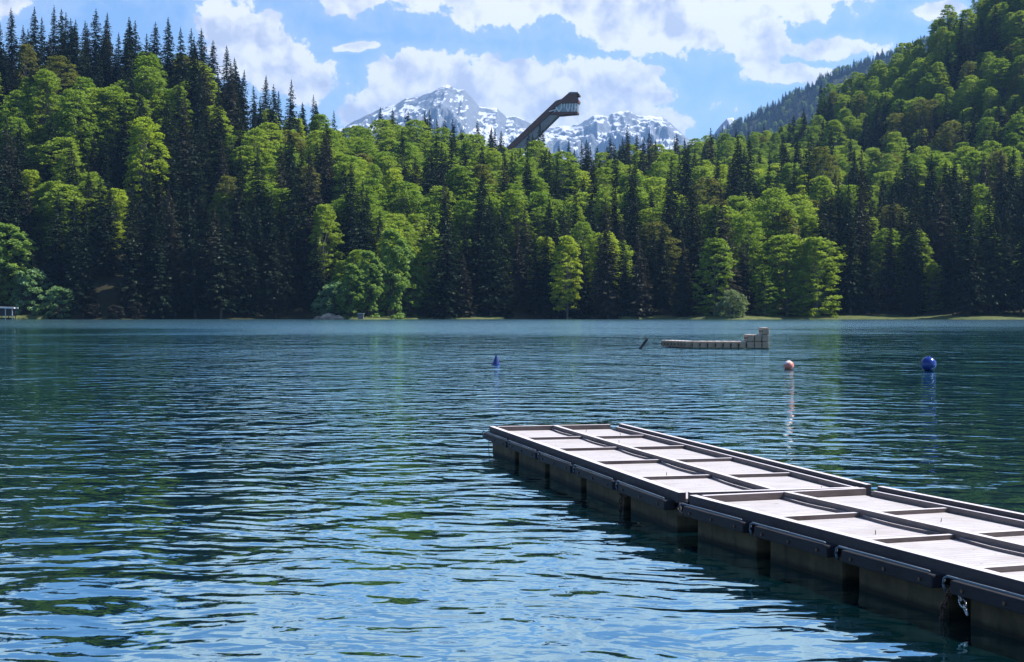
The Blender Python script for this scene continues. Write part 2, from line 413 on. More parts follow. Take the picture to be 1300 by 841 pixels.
def G(x, y):
    x = np.asarray(x, float); y = np.asarray(y, float)
    u = np.clip(x / y, UK[0], UK[-1])
    ds = shore_d(u); db = np.interp(u, UK, DB); hb = np.interp(u, UK, HB); dr = np.interp(u, UK, DR); hr = np.interp(u, UK, HR)
    def seg(d0, h0, d1, h1): return h0 + (h1 - h0) * np.clip((y - d0) / (d1 - d0), 0, 1)
    h = np.where(y < ds, seg(ds - 25, -3.0, ds, -.05),
        np.where(y < ds + 6, seg(ds, -.05, ds + 6, .9),
        np.where(y < db, seg(ds + 6, .9, db, hb),
        np.where(y < dr, hb + (hr - hb) * np.clip((y - db) / (dr - db), 0, 1) ** np.where(u > .1, 1.25, .95),
                 hr - (y - dr) * .10 - np.maximum(0, y - dr - 150) * .25))))
    inl = np.clip((y - ds - 22) / 50, 0, 1)
    h = h + inl * ((fbm(x / 60, y / 60, 3, 3) - .5) * 11 + (fbm(x / 17, y / 17, 2, 9) - .5) * 3)
    return np.maximum(h, -3.0)
nu, nd = 220, 170
us = np.linspace(UK[0], UK[-1], nu); dd = np.concatenate([np.linspace(418, 480, 40), np.linspace(482, 1500, nd - 40)])
UU, DD = np.meshgrid(us, dd)
XX = UU * DD
v = np.stack([XX, DD, G(XX, DD)], -1).reshape(-1, 3)
ii = (np.arange(nd - 1)[:, None] * nu + np.arange(nu - 1)[None]).ravel()
f = np.stack([ii, ii + 1, ii + nu + 1, ii + nu], 1)
tag(obj('hillside', mesh_np('hillside', v, f, M_ground, True)), kind='structure')
# lake, lake bed / valley floor, near bank
def sheet(name, x0, x1, y0, y1, z, mat):
    return tag(obj(name, mesh_np(name, [(x0, y0, z), (x1, y0, z), (x1, y1, z), (x0, y1, z)], np.array([[0, 1, 2, 3]]), mat)), kind='structure')
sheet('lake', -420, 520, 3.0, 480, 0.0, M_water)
sheet('valley_ground', -9000, 9000, -2500, 13500, -3.4, M_valley)
v = []; f = []
for i, (y, z) in enumerate([(6.5, -.5), (4.2, .02), (2.5, .35), (0, .62), (-6, .8), (-60, 2.2), (-400, 10)]):
    for j in range(41):
        x = -420 + 940 * j / 40
        v.append((x, y + (.4 * math.sin(x * .31) if i < 4 else 0), z))
    if i:
        for j in range(40): a = (i - 1) * 41 + j; f.append([a, a + 1, a + 42, a + 41])
tag(obj('near_bank', mesh_np('near_bank', v, np.array(f)[:, ::-1].copy(), M_gravel, True)), kind='structure')
# grassy strips at the waterline of the far shore
def bank(px0, px1, wid, name, mat, zt=.55):
    n = 90; v = []; f = []
    for i in range(n):
        u = (px0 + (px1 - px0) * i / (n - 1) - HX) / F; d = float(shore_d(np.array(u)))
        k = math.sin(math.pi * i / (n - 1)) ** .4
        w2 = wid * (.6 + .5 * vnoise(np.array([i * .23]), np.array([.5]), 5)[0]) * k
        zz = zt * (.7 + .5 * vnoise(np.array([i * .9]), np.array([1.5]), 6)[0])
        for (dy, z) in ((-w2, -.3), (-w2 + .8, zz * .55), (-w2 * .3, zz), (9, zz + .9)):
            v.append((u * (d + dy), d + dy, z))
        if i:
            a = (i - 1) * 4
            for q in range(3): f.append([a + q, a + 4 + q, a + 5 + q, a + 1 + q])
    tag(obj(name, mesh_np(name, v, np.array(f), mat, True)), kind='structure')
bank(785, 1420, 7, 'grassy_bank', M_grass)
bank(-120, 62, 5, 'grassy_bank', M_grass, .8)
bank(415, 640, 3, 'grassy_bank', M_grass, .35)

# ------------------------------------------------------------------ tree meshes
def leaf_quads(c, ax1, ax2):
    n = len(c)
    v = np.stack([c - ax1 - ax2 * .35, c - ax1 * .1 - ax2, c + ax1 + ax2 * .2, c + ax2], 1).reshape(-1, 3)
    f = np.arange(n * 4).reshape(n, 4)
    return v, f
def spruce_crown(seed, h, Rr, ragged=.25, bare=.05, dense=1.0):
    r = np.random.default_rng(seed)
    C = []; A = []; B = []
    z = h * bare
    while z < h * .985:
        t = (z - h * bare) / (h * (1 - bare))
        L0 = Rr * (1 - t) ** .74 * (.72 + .28 * min(1, t * 8)) + .12
        nb = int(8 + 4 * (1 - t))
        for k in range(nb):
            an = r.uniform(0, 2 * math.pi); L = L0 * r.uniform(1 - ragged * 2, 1 + ragged * .5)
            if r.random() < .06 * ragged * 4: L *= .4
            ns = max(2, int(L / .48 * dense))
            s = (np.arange(ns) + r.uniform(.1, .9, ns)) / ns
            s = .12 + .88 * s
            droop = .28 + .2 * (1 - t)
            rad = s * L
            zz = z - droop * L * (s ** 1.4) + .18 * L * s ** 3 + r.normal(0, .06, ns)
            dx, dy = math.cos(an), math.sin(an)
            for side in (-1, 1, 0):
                wv = (.22 + .5 * (1 - s)) * min(1.0, L / 3.0) * side * r.uniform(.5, 1.3, ns)
                c = np.stack([dx * rad - dy * wv, dy * rad + dx * wv, zz - abs(wv) * .25 - (.12 if side == 0 else 0)], 1)
                sz = (.30 + .22 * r.random(ns)) * (1.0 if L > 1 else .6) * (.55 + .45 * (1 - t))
                d1 = np.stack([dx + r.normal(0, .4, ns), dy + r.normal(0, .4, ns), -.45 + r.normal(0, .25, ns)], 1)
                d1 /= np.linalg.norm(d1, axis=1)[:, None]
                d2 = np.stack([-dy + r.normal(0, .5, ns), dx + r.normal(0, .5, ns), r.normal(-.35, .5, ns)], 1)
                d2 /= np.linalg.norm(d2, axis=1)[:, None]
                C.append(c); A.append(d1 * (sz * 1.25)[:, None]); B.append(d2 * (sz * .6)[:, None])
        z += r.uniform(.42, .68) * (1 if t < .8 else .7)
    for k in range(6):   # leader
        C.append(np.array([[0, 0, h * (.975 + .006 * k)]])); A.append(np.array([[r.normal(0, .1), r.normal(0, .1), .35]])); B.append(np.array([[.12, r.normal(0, .1), 0]]))
    return leaf_quads(np.concatenate(C), np.concatenate(A), np.concatenate(B))
def beech_crown(seed, h, Rr, base=.18, leaf=.36, n_cl=340, per=40, layer=.45, dome=True):
    r = np.random.default_rng(seed)
    C = []; A = []; B = []
    lob = [(r.uniform(0, 2 * math.pi), r.uniform(.15, .95), r.uniform(.35, .95)) for _ in range(8)]
    H0 = h * base
    cc = []
    tries = 0
    while len(cc) < n_cl and tries < 20000:
        tries += 1
        t = r.uniform(0, 1) ** .85
        prof = math.sqrt(max(0, 1 - ((t - .42) / .60) ** 2)) if t > .42 else (.55 + .45 * math.sqrt(max(0, 1 - ((t - .42) / .5) ** 2)))
        an = r.uniform(0, 2 * math.pi)
        bulge = 1 + .26 * sum(math.cos(an - a) * math.exp(-((t - tt) / .22) ** 2) * s for a, tt, s in lob) - .2 * r.random()
        q = r.uniform(.35, 1) ** .55
        rad = Rr * prof * bulge * q
        z = H0 + (h - H0) * t
        p = np.array([rad * math.cos(an), rad * math.sin(an), z])
        if all(np.sum((p - o) ** 2) > (Rr * .11) ** 2 for o in cc[-60:]): cc.append(p)
    for p in cc:
        cr = Rr * r.uniform(.10, .25)
        out = np.array([p[0], p[1], (p[2] - h * .5) * .5]); out /= (np.linalg.norm(out) + 1e-6)
        n = int(per * r.uniform(.7, 1.3))
        g = r.normal(0, 1, (n, 3)); g /= np.linalg.norm(g, axis=1)[:, None]
        g *= (r.random(n) ** .4)[:, None]
        off = g * np.array([cr, cr, cr * layer])
        radial = off[:, 0] * out[0] + off[:, 1] * out[1]
        off[:, 2] -= .28 * np.maximum(0, radial) + .1 * (np.hypot(off[:, 0], off[:, 1]) ** 2) / cr
        c = p + off
        th = r.uniform(0, 2 * math.pi, n)
        tilt = r.normal(.65, .4, n)
        d1 = np.stack([np.cos(th), np.sin(th), -np.sin(tilt) * .5], 1)
        d2 = np.stack([-np.sin(th) * np.cos(tilt), np.cos(th) * np.cos(tilt), np.sin(tilt) * r.choice([-1, 1], n)], 1)
        sz = leaf * r.uniform(.55, 1.1, n)
        C.append(c); A.append(d1 * sz[:, None]); B.append(d2 * (sz * .62)[:, None])
    return leaf_quads(np.concatenate(C), np.concatenate(A), np.concatenate(B)), cc
def trunk_mesh(name, h, r0, mat, limbs=()):
    b = MB()
    pts = [(0, 0, -1.5)] + [(math.sin(k * 1.7) * .12, math.cos(k * 1.3) * .12, h * k / 6) for k in range(1, 7)]
    for k in range(6):
        a = r0 * (1 - k / 6.3); c = r0 * (1 - (k + 1) / 6.3)
        b.cone(pts[k], pts[k + 1], a, c, 8)
    for (z0, tip, rr) in limbs: b.cone((0, 0, z0), tip, rr, rr * .25, 5)
    me = bpy.data.meshes.new(name); b.bm.to_mesh(me); b.bm.free(); me.materials.append(mat)
    return me
SPR = []
for i, (h, rr, rg, ba, de) in enumerate([(34, 5.3, .2, .06, 1), (31, 6.1, .28, .04, 1), (36, 5.0, .26, .08, 1), (27, 5.2, .18, .03, 1), (33, 5.8, .36, .10, .85), (22, 4.3, .18, .02, 1.1)]):
    v, f = spruce_crown(100 + i, h, rr, rg, ba, de)
    SPR.append((mesh_np('spruce_crown', v, f, M_spruce), trunk_mesh('spruce_trunk', h * .96, .38, M_bark), h, rr))
BEE = []
for i, (h, rr, ba, la) in enumerate([(27, 6.0, .12, .45), (24, 6.6, .10, .4), (29, 5.4, .14, .5), (21, 5.2, .04, .45), (25, 6.2, .01, .38), (30, 6.4, .12, .4), (19, 5.8, .06, .42)]):
    (v, f), cc = beech_crown(200 + i, h, rr, ba, leaf=.33, layer=la)
    limbs = [(max(2, c[2] * .62), tuple(c), .12) for c in cc[::9]]
    BEE.append((mesh_np('beech_crown', v, f, M_beech), trunk_mesh('beech_trunk', h * .9, .36, M_bark_pale, limbs), h, rr))
def bush_mesh(seed, h, rr, n, mat, leaf=.28):
    (v, f), cc = beech_crown(seed, h, rr, .0, leaf, n, 65, .6)
    return mesh_np('shrub_crown', v, f, mat), trunk_mesh('shrub_trunk', h * .8, .2, M_bark, [(.3, tuple(c), .06) for c in cc[::8]]), h, rr
WIL = bush_mesh(301, 8.5, 5.0, 150, M_willow, .26)
M_droop = leaf_material('pale_fresh_leaves', (.17, .29, .07), (.27, .39, .12), .48)
DROOP = bush_mesh(302, 15, 3.7, 210, M_droop, .28)
MAP = bush_mesh(303, 8, 4.0, 90, M_maple, .36)
exec('pass')
# ------------------------------------------------------------------ where the trees stand
trees = []   # dict: x,y,z,kind,var,s,rot,px,ytop,mat,special
def add_tree(x, y, kind, var, s, mat=None, special=None, sxy=1.0):
    z = float(G(np.array(x), np.array(y)))
    lib = {'s': SPR, 'b': BEE}[kind] if kind in 'sb' else None
    h = (lib[var][2] if lib else special_lib[kind][2]) * s
    rr = (lib[var][3] if lib else special_lib[kind][3]) * s * sxy
    trees.append(dict(x=x, y=y, z=z, kind=kind, var=var, s=s, sxy=sxy, rot=random.uniform(0, 6.28), h=h, rr=rr, mat=mat, special=special,
                      px=HX + F * x / y, yt=HY - F * (z + h - CAMH) / y, yb=HY - F * (z - CAMH) / y, hw=F * rr / y))
special_lib = {'w': WIL, 'd': DROOP, 'm': MAP}
def near_existing(x, y, r):
    return any((t['x'] - x) ** 2 + (t['y'] - y) ** 2 < r * r for t in trees if t['special'])
# distinctive trees: crown top wanted at (px, ytop) from the lake: walk up the slope until a tree of that kind fits
def place_top(px, ytop, kind, var, s, dmin, dmax, mat=None, special='x', sxy=1.0):
    h = {'s': SPR, 'b': BEE}[kind][var][2] * s
    best = None
    for d in np.arange(dmin, dmax, 3.0):
        u = (px - HX) / F; z = float(G(np.array(u * d), np.array(d)))
        e = abs(HY - F * (z + h - CAMH) / d - ytop)
        if best is None or e < best[0]: best = (e, d)
    d = best[1]; x = (px - HX) / F * d
    z = float(G(np.array(x), np.array(d)))
    need = (HY - ytop) * d / F + CAMH - z            # exact height that reaches the wanted row
    k = min(max(need / h, .7), 1.35)
    add_tree(x, float(d), kind, var, s * k, mat, special, sxy / max(k, .9) ** .5)
SKY = [(17, 12), (55, 23), (83, 17), (122, 13), (134, 18), (164, 25), (173, 27), (196, 29), (214, 23), (231, 36), (244, 38), (257, 37), (289, 60), (299, 74), (40, 38), (96, 34), (110, 28), (150, 42), (183, 44), (270, 52), (335, 97), (353, 117), (372, 128), (386, 131), (403, 134),
       (483, 137), (500, 139), (519, 142), (541, 144), (556, 153), (577, 152), (590, 165), (622, 163), (637, 167), (612, 172),
       (697, 186), (712, 187), (728, 190), (757, 186), (771, 186), (785, 184), (806, 171), (797, 181), (835, 191), (846, 195), (872, 182), (905, 163), (690, 198)]
for i, (px, yt) in enumerate(SKY):
    place_top(px, yt, 's', [0, 2, 4, 1][i % 4], .95 if px < 420 else .95, 540, 720, special='sky', sxy=1.15 if px < 480 else 1.35)
# notable crowns in the slopes (photo column, row of the crown's top)
NOTE = [(183, 150, 'b', 0, 1.25, 'L'), (150, 240, 'b', 1, .9, 'L'), (90, 190, 'b', 2, .9, None), (20, 150, 'b', 1, 1.0, None), (225, 110, 'b', 2, .9, None), (40, 215, 'b', 4, .9, 'L'),
        (95, 255, 's', 2, 1.1, None), (255, 200, 's', 0, 1.2, None), (395, 195, 's', 1, 1.35, 'B'), (300, 190, 's', 2, 1.25, None), (275, 260, 's', 1, 1.1, 'B'), (345, 240, 's', 0, 1.1, None),
        (375, 150, 'b', 4, 1.1, 'L'), (410, 260, 'b', 2, 1.0, None), (500, 215, 'b', 2, 1.0, 'L'), (545, 250, 'b', 1, 1.1, None), (590, 255, 'b', 0, 1.0, None), (620, 225, 'b', 1, .9, None),
        (500, 290, 'b', 4, 1.05, 'L'), (545, 300, 'b', 0, 1.0, None), (590, 320, 's', 3, .9, 'B'), (690, 300, 'b', 4, .9, 'L'), (720, 300, 'b', 2, 1.0, 'L'), (765, 295, 'b', 1, 1.0, 'L'),
        (640, 200, 'b', 0, .9, None), (560, 190, 'b', 1, .9, None), (730, 240, 's', 2, 1.0, None), (820, 285, 's', 0, 1.0, None), (840, 265, 's', 2, .9, None),
        (1020, 305, 'b', 1, .95, 'L'), (960, 215, 'b', 4, 1.1, 'L'), (920, 210, 'b', 1, 1.0, 'L'), (1015, 235, 'b', 3, 1.0, None), (870, 225, 's', 0, 1.1, None), (935, 215, 's', 1, 1.1, None),
        (1130, 260, 'b', 1, 1.0, 'O'), (1205, 208, 'b', 1, 1.25, None), (1245, 235, 'b', 0, 1.1, None), (1210, 260, 's', 1, 1.3, None), (1255, 240, 's', 0, 1.2, None), (1280, 270, 's', 0, 1.1, None),
        (1080, 235, 's', 2, 1.1, None), (1060, 290, 's', 1, 1.1, None), (1100, 300, 's', 0, 1.1, None), (975, 300, 's', 1, 1.0, None), (905, 305, 'b', 3, .9, 'O'),
        (1290, 340, 'b', 3, 1.0, 'O'), (1160, 300, 's', 0, 1.2, None), (1240, 320, 's', 2, 1.1, 'B'), (8, 320, 'b', 3, 1.0, 'L')]
MM = {'L': M_beech_light, 'O': M_beech_olive, 'B': M_spruce_brown, None: None}
for (px, yt, k, var, s, mm) in NOTE:
    place_top(px, yt, k, var, s, 458, 640, MM[mm], 'note')
# bushes and drooping trees right at the waterline
def at_shore(px, back, kind, s, sxy=1.0, sp='shore'):
    u = (px - HX) / F; d = float(shore_d(np.array(u))) + back
    add_tree(u * d, d, kind, 0, s, None, sp, sxy)
for a in [(926, 1.0, 'w', 1.0, 1.0), (425, 4, 'm', 1.3, 1.0), (446, 3, 'd', 1.05, 1.05), (470, 4.5, 'd', 1.3, .85), (496, 3, 'd', 1.75, .85), (516, 6, 'd', 1.45, 1.0), (76, 4, 'm', 1.15, 1.15), (6, 12, 'd', 1.6, 1.2), (40, 8, 'm', 1.6, 1.0), (408, 5, 'm', .7, 1.1), (118, 3, 'm', .55, 1.3), (146, 2.5, 'm', .5, 1.4), (172, 3, 'm', .6, 1.3)]:
    at_shore(*a)
    if a[0] in (118, 146, 172): trees[-1]['mat'] = M_spruce_brown  # dark shrubs added to cover the brightly sunlit bank
# the rest of the forest, on a jittered grid
nspec = len(trees)
sp = np.array([(t['x'], t['y'], t['rr']) for t in trees])
for gy in np.arange(448, 1060, 8.3):
    w = .50 * gy
    for gx in np.arange(-w, w, 8.3):
        x = gx + random.uniform(-3.7, 3.7); y = gy + random.uniform(-3.7, 3.7)
        u = x / y; px = HX + F * u
        if px < -230 or px > 1530: continue
        ds = float(shore_d(np.array(u)))
        if y < ds + 1.8: continue
        dr = float(np.interp(u, UK, DR))
        if y > dr + (14 if px < 860 else 30): continue
        if np.min((sp[:, 0] - x) ** 2 + (sp[:, 1] - y) ** 2) < 4.6 ** 2: continue
        # mix of kinds
        n = float(fbm(np.array([x / 26]), np.array([y / 26]), 2, 21)[0]) + random.uniform(-.22, .22)
        ins = (y - ds) / max(1, dr - ds)
        if px < 430: thr = 1.0 if ins < .2 else (.74 if ins < .42 else (.59 if ins < .82 else .74))
        elif px < 690: thr = .60 - .22 * min(1, ins * 1.4)
        elif px < 860: thr = .56
        else: thr = .60 if ins < .33 else (.44 if ins < .45 else .32)
        if n < thr:
            var = random.choice([0, 0, 1, 1, 2, 3, 4, 5]); s = random.uniform(.66, 1.25)
            if y > dr - 12 and px < 860: s *= .76
            if px > 860 and ins > .4: s *= .75
            add_tree(x, y, 's', var, s, M_spruce_brown if random.random() < .16 else None, None, random.uniform(.9, 1.15))
        else:
            var = random.choice([0, 0, 1, 1, 2, 3, 4, 5, 5, 6]); s = random.uniform(.66, 1.18)
            if px > 860 and ins > .4: s *= .8
            if y < ds + 16: s *= .85; var = 4
            add_tree(x, y, 'b', var, s, M_beech_olive if random.random() < .1 else None, None, random.uniform(.95, 1.4))
# visibility from the lake: coarse front-to-back id buffer
W2, H2 = 650, 230
buf = np.full((H2, W2), -1, int)
order = sorted(range(len(trees)), key=lambda i: trees[i]['y'])
for i in order:
    t = trees[i]
    x0, x1 = int((t['px'] - t['hw']) / 2), int((t['px'] + t['hw']) / 2) + 1
    for xx in range(max(0, x0), min(W2, x1)):
        q = abs(xx * 2 - t['px']) / t['hw']
        if q >= 1: continue
        H_ = t['yb'] - t['yt']
        top = t['yt'] + (H_ * q * .95 if t['kind'] == 's' else H_ * .5 * (1 - math.sqrt(1 - q * q)))
        a, b = max(0, int(top / 2)), min(H2, int(t['yb'] / 2) + 1)
        if a < b:
            c = buf[a:b, xx]; c[c < 0] = i
cnt = np.bincount(buf[buf >= 0], minlength=len(trees))
for i, t in enumerate(trees): t['vis'] = int(cnt[i])
spr = sorted([i for i, t in enumerate(trees) if t['kind'] == 's' and t['vis'] > 2], key=lambda i: -trees[i]['vis'] - (1e6 if trees[i]['special'] else 0))[:300]
bee = sorted([i for i, t in enumerate(trees) if t['kind'] == 'b' and t['vis'] > 2], key=lambda i: -trees[i]['vis'] - (1e6 if trees[i]['special'] else 0))[:300]
oth = [i for i, t in enumerate(trees) if t['kind'] not in 'sb']
single = set(spr) | set(bee) | set(oth)
print('trees', len(trees), 'visible', int((cnt > 0).sum()), 'single', len(single))

# labels -----------------------------------------------------------
LAND = [(-999, 60, 'at the left edge'), (60, 130, 'above the dark cove'), (130, 215, 'by the big bright left-slope beech'), (215, 300, 'on the darkest left slope'),
        (300, 380, 'where the left skyline drops'), (380, 455, 'above the brown shore rocks'), (455, 540, 'above the pale drooping trees'), (540, 600, 'left of the ski jump'),
        (600, 680, 'under the ski jump'), (680, 745, 'just right of the ski jump'), (745, 805, 'left of the floating platform'), (805, 870, 'above the platform\'s left end'),
        (870, 950, 'behind the willow bush'), (950, 1040, 'right of the willow bush'), (1040, 1120, 'left of the blue ball buoy'), (1120, 1210, 'above the blue ball buoy'), (1210, 2999, 'at the right edge')]
def cell(t):
    for (a, b, s) in LAND:
        if a <= t['px'] < b: col = s; break
    rowf = (t['yt'])
    if t['special'] == 'sky': row = 'on the skyline'
    elif t['yb'] > 392 and t['yt'] > 230: row = 'by the water'
    elif t['yt'] > 210: row = 'low down'
    elif t['yt'] > 120: row = 'halfway up'
    else: row = 'high up'
    return (t['kind'], row, col)
cells = {}
for i in single:
    if trees[i]['kind'] in 'sb': cells.setdefault(cell(trees[i]), []).append(i)
TONE = {'s': 'dark green spruce', 'b': 'light green beech'}
for (k, row, col), ids in cells.items():
    ids.sort(key=lambda i: trees[i]['px'])
    base = TONE[k]
    grp = ('spruces ' if k == 's' else 'beeches ') + row + ' ' + col
    for i in ids: trees[i]['label'] = (base + ' ' + row + ' ' + col); trees[i]['group'] = grp
    if len(ids) >= 2:
        used = set()
        def mark(i, w):
            if i not in used: trees[i]['label'] = w + ' ' + base + ' ' + row + ' ' + col; used.add(i)
        mark(ids[0], 'leftmost'); mark(ids[-1], 'rightmost')
        if len(ids) > 2:
            mark(min(ids, key=lambda i: trees[i]['yt']), 'highest-reaching')
        if len(ids) > 3:
            r_ = [i for i in ids if i not in used]
            mark(max(r_, key=lambda i: trees[i]['vis']), 'most exposed inner')
        r_ = [i for i in ids if i not in used]
        if len(ids) > 4 and len(r_) <= 4:
            for n_, i in enumerate(r_): mark(i, ['first inner', 'second inner', 'third inner', 'fourth inner'][n_])
        elif r_:
            for i in r_: trees[i]['label'] = 'inner ' + base + ' ' + row + ' ' + col
OL = {926: 'round grey-green willow bush standing alone on the grassy bank', 425: 'small teal-green shrub behind the brown shore rocks', 446: 'pale green drooping tree nearest the brown rocks', 470: 'pale green drooping tree second from the brown rocks',
      496: 'tall pale green drooping tree leaning over the water, third from the brown rocks', 516: 'wide light green tree at the right end of the bright shore clump', 76: 'teal-green leafy tree hanging over the dark cove',
      6: 'bright yellow-green tree behind the little shed', 40: 'teal-green leafy tree just right of the little shed', 408: 'low teal shrub on top of the brown shore rocks', 118: 'added low dark shrub hiding the sunlit bank, first right of the teal-green cove tree', 146: 'added low dark shrub hiding the sunlit bank, second right of the teal-green cove tree', 172: 'added low dark shrub hiding the sunlit bank, third right of the teal-green cove tree'}

# ------------------------------------------------------------------ build the single trees (one of each kind, then copies)
protos = {}
def plant(t):
    key = (t['kind'], t['var'])
    lib = {'s': SPR, 'b': BEE}[t['kind']][t['var']] if t['kind'] in 'sb' else special_lib[t['kind']]
    nm = {'s': 'spruce_tree', 'b': 'beech_tree', 'w': 'willow_bush', 'd': 'drooping_tree', 'm': 'leafy_shrub'}[t['kind']]
    if key not in protos:
        root = bpy.data.objects.new(nm, None); root.empty_display_size = 1
        cr = bpy.data.objects.new('crown', lib[0]); tr = bpy.data.objects.new('trunk', lib[1])
        protos[key] = (root, cr, tr)
    else:
        p = protos[key]; root, cr, tr = p[0].copy(), p[1].copy(), p[2].copy()
    COL.objects.link(root); COL.objects.link(cr); COL.objects.link(tr)
    cr.parent = root; tr.parent = root
    root.location = (t['x'], t['y'], t['z'] - .2); root.rotation_euler = (random.gauss(0, .025), random.gauss(0, .025), t['rot'])
    root.scale = (t['s'] * t['sxy'], t['s'] * t['sxy'], t['s'])
    if t['mat'] is not None:
        cr.material_slots[0].link = 'OBJECT'; cr.material_slots[0].material = t['mat']
    else:
        cr.material_slots[0].link = 'DATA'
    if t['kind'] in 'sb': tag(root, t['label'], 'tree', t['group'])
    else:
        tag(root, OL[int(round(t['px']))] , 'bush' if t['kind'] in 'wm' else 'tree', 'leafy plants at the waterline')
    return root
for i in sorted(single, key=lambda i: trees[i]['y']):
    plant(trees[i])

# ------------------------------------------------------------------ the uncountable rest: one object instancing crowns on points
def scatter(name, pts, label, ground=None):
    """pts: list of (x,y,z,rot,sxy,s,key) ; keys index protos"""
    me = bpy.data.meshes.new(name)
    me.vertices.add(len(pts)); me.vertices.foreach_set('co', np.array([p[:3] for p in pts], np.float32).ravel())
    keys = sorted({p[6] for p in pts})
    for an, typ, vals in (('rot', 'FLOAT', [p[3] for p in pts]), ('sxy', 'FLOAT', [p[4] for p in pts]), ('sz', 'FLOAT', [p[5] for p in pts]), ('kind', 'INT', [keys.index(p[6]) for p in pts])):
        a = me.attributes.new(an, typ, 'POINT'); a.data.foreach_set('value', vals)
    o = obj(name, me)
    g = bpy.data.node_groups.new(name, 'GeometryNodeTree')
    g.interface.new_socket('Geometry', in_out='INPUT', socket_type='NodeSocketGeometry')
    g.interface.new_socket('Geometry', in_out='OUTPUT', socket_type='NodeSocketGeometry')
    N = g.nodes; L = g.links
    gi = N.new('NodeGroupInput'); go = N.new('NodeGroupOutput'); join = N.new('GeometryNodeJoinGeometry')
    def attr(n, typ):
        a = N.new('GeometryNodeInputNamedAttribute'); a.data_type = typ; a.inputs['Name'].default_value = n; return a.outputs['Attribute']
    rot = attr('rot', 'FLOAT'); sx = attr('sxy', 'FLOAT'); sz = attr('sz', 'FLOAT'); kd = attr('kind', 'INT')
    cr = N.new('ShaderNodeCombineXYZ'); L.new(rot, cr.inputs[2])
    cs = N.new('ShaderNodeCombineXYZ'); L.new(sx, cs.inputs[0]); L.new(sx, cs.inputs[1]); L.new(sz, cs.inputs[2])
    for k, key in enumerate(keys):
        oi = N.new('GeometryNodeObjectInfo'); oi.transform_space = 'ORIGINAL'; oi.inputs['Object'].default_value = protos[key][1]; oi.inputs['As Instance'].default_value = True
        cmp = N.new('FunctionNodeCompare'); cmp.data_type = 'INT'; cmp.operation = 'EQUAL'
        L.new(kd, cmp.inputs[2]); cmp.inputs[3].default_value = k
        ip = N.new('GeometryNodeInstanceOnPoints')
        L.new(gi.outputs[0], ip.inputs['Points']); L.new(cmp.outputs[0], ip.inputs['Selection']); L.new(oi.outputs['Geometry'], ip.inputs['Instance'])
        L.new(cr.outputs[0], ip.inputs['Rotation']); L.new(cs.outputs[0], ip.inputs['Scale'])
        L.new(ip.outputs[0], join.inputs[0])
    L.new(join.outputs[0], go.inputs[0])
    mo = o.modifiers.new('scatter', 'NODES'); mo.node_group = g
    tag(o, label, 'forest', kind='stuff')
    return o
pts = []
avail = {k for k in protos}
for i, t in enumerate(trees):
    if i in single: continue
    key = (t['kind'], t['var'])
    if key not in avail: key = (t['kind'], 0)
    pts.append((t['x'], t['y'], t['z'] - .2, t['rot'], t['s'] * t['sxy'], t['s'], key))
scatter('background_forest', pts, 'mass of mixed spruces and beeches filling the hillsides behind the nearer trees')

# ------------------------------------------------------------------ distant blue ridge
def ridge_mesh():
    prof = [(700, 240), (860, 205), (905, 172), (915, 163), (935, 150), (960, 138), (1000, 116), (1050, 88), (1100, 70), (1150, 52), (1200, 34), (1300, 5), (1500, -40), (1800, -60)]
    nx, ny = 150, 40; v = []; px = np.linspace(700, 1800, nx)
    D0 = 3600
    hz = (HY - np.interp(px, [p[0] for p in prof], [p[1] for p in prof])) / F * D0 - 12
    for j in range(ny):
        t = j / (ny - 1)
        for i in range(nx):
            if t <= .75: s = t / .75; d = 2700 + 900 * s; h = hz[i] * s ** .9
            else: s = (t - .75) / .25; d = 3600 + 500 * s; h = hz[i] * (1 - .35 * s)
            x = (px[i] - HX) / F * D0
            k = math.sin(min(1, t / .75) * math.pi)
            h += k * 50 * (fbm(np.array([x / 160]), np.array([d / 300]), 3, 41)[0] - .5)
            v.append((x, d, h - 3))
    ii = (np.arange(ny - 1)[:, None] * nx + np.arange(nx - 1)[None]).ravel()
    f = np.stack([ii, ii + 1, ii + nx + 1, ii + nx], 1)
    return np.array(v), f, nx, ny
v, f, nx, ny = ridge_mesh()
tag(obj('forested_ridge', mesh_np('forested_ridge', v, f, M_ground, True)), kind='structure')
vg = v.reshape(ny, nx, 3)
pts = []
for k in range(3400):
    a = random.uniform(0, 1) ** .75 * 29.4; b = random.uniform(22, 75)
    if k < 260: a = 29 + random.uniform(-.6, .6)
    i0, j0 = int(b), int(a); fb_, fa = b - i0, a - j0
    q = (vg[j0, i0] * (1 - fa) * (1 - fb_) + vg[j0 + 1, i0] * fa * (1 - fb_) + vg[j0, i0 + 1] * (1 - fa) * fb_ + vg[j0 + 1, i0 + 1] * fa * fb_)
    s = random.uniform(.5, .85)
    key = random.choice([('s', 3), ('s', 1), ('s', 1), ('s', 5)]) if random.random() < .85 else ('b', 1)
    if key not in avail: key = ('s', 0)
    pts.append((q[0], q[1], q[2], random.uniform(0, 6.28), s * 1.25, s, key))
scatter('ridge_forest', pts, 'hazy blue spruce forest covering the distant ridge on the right')

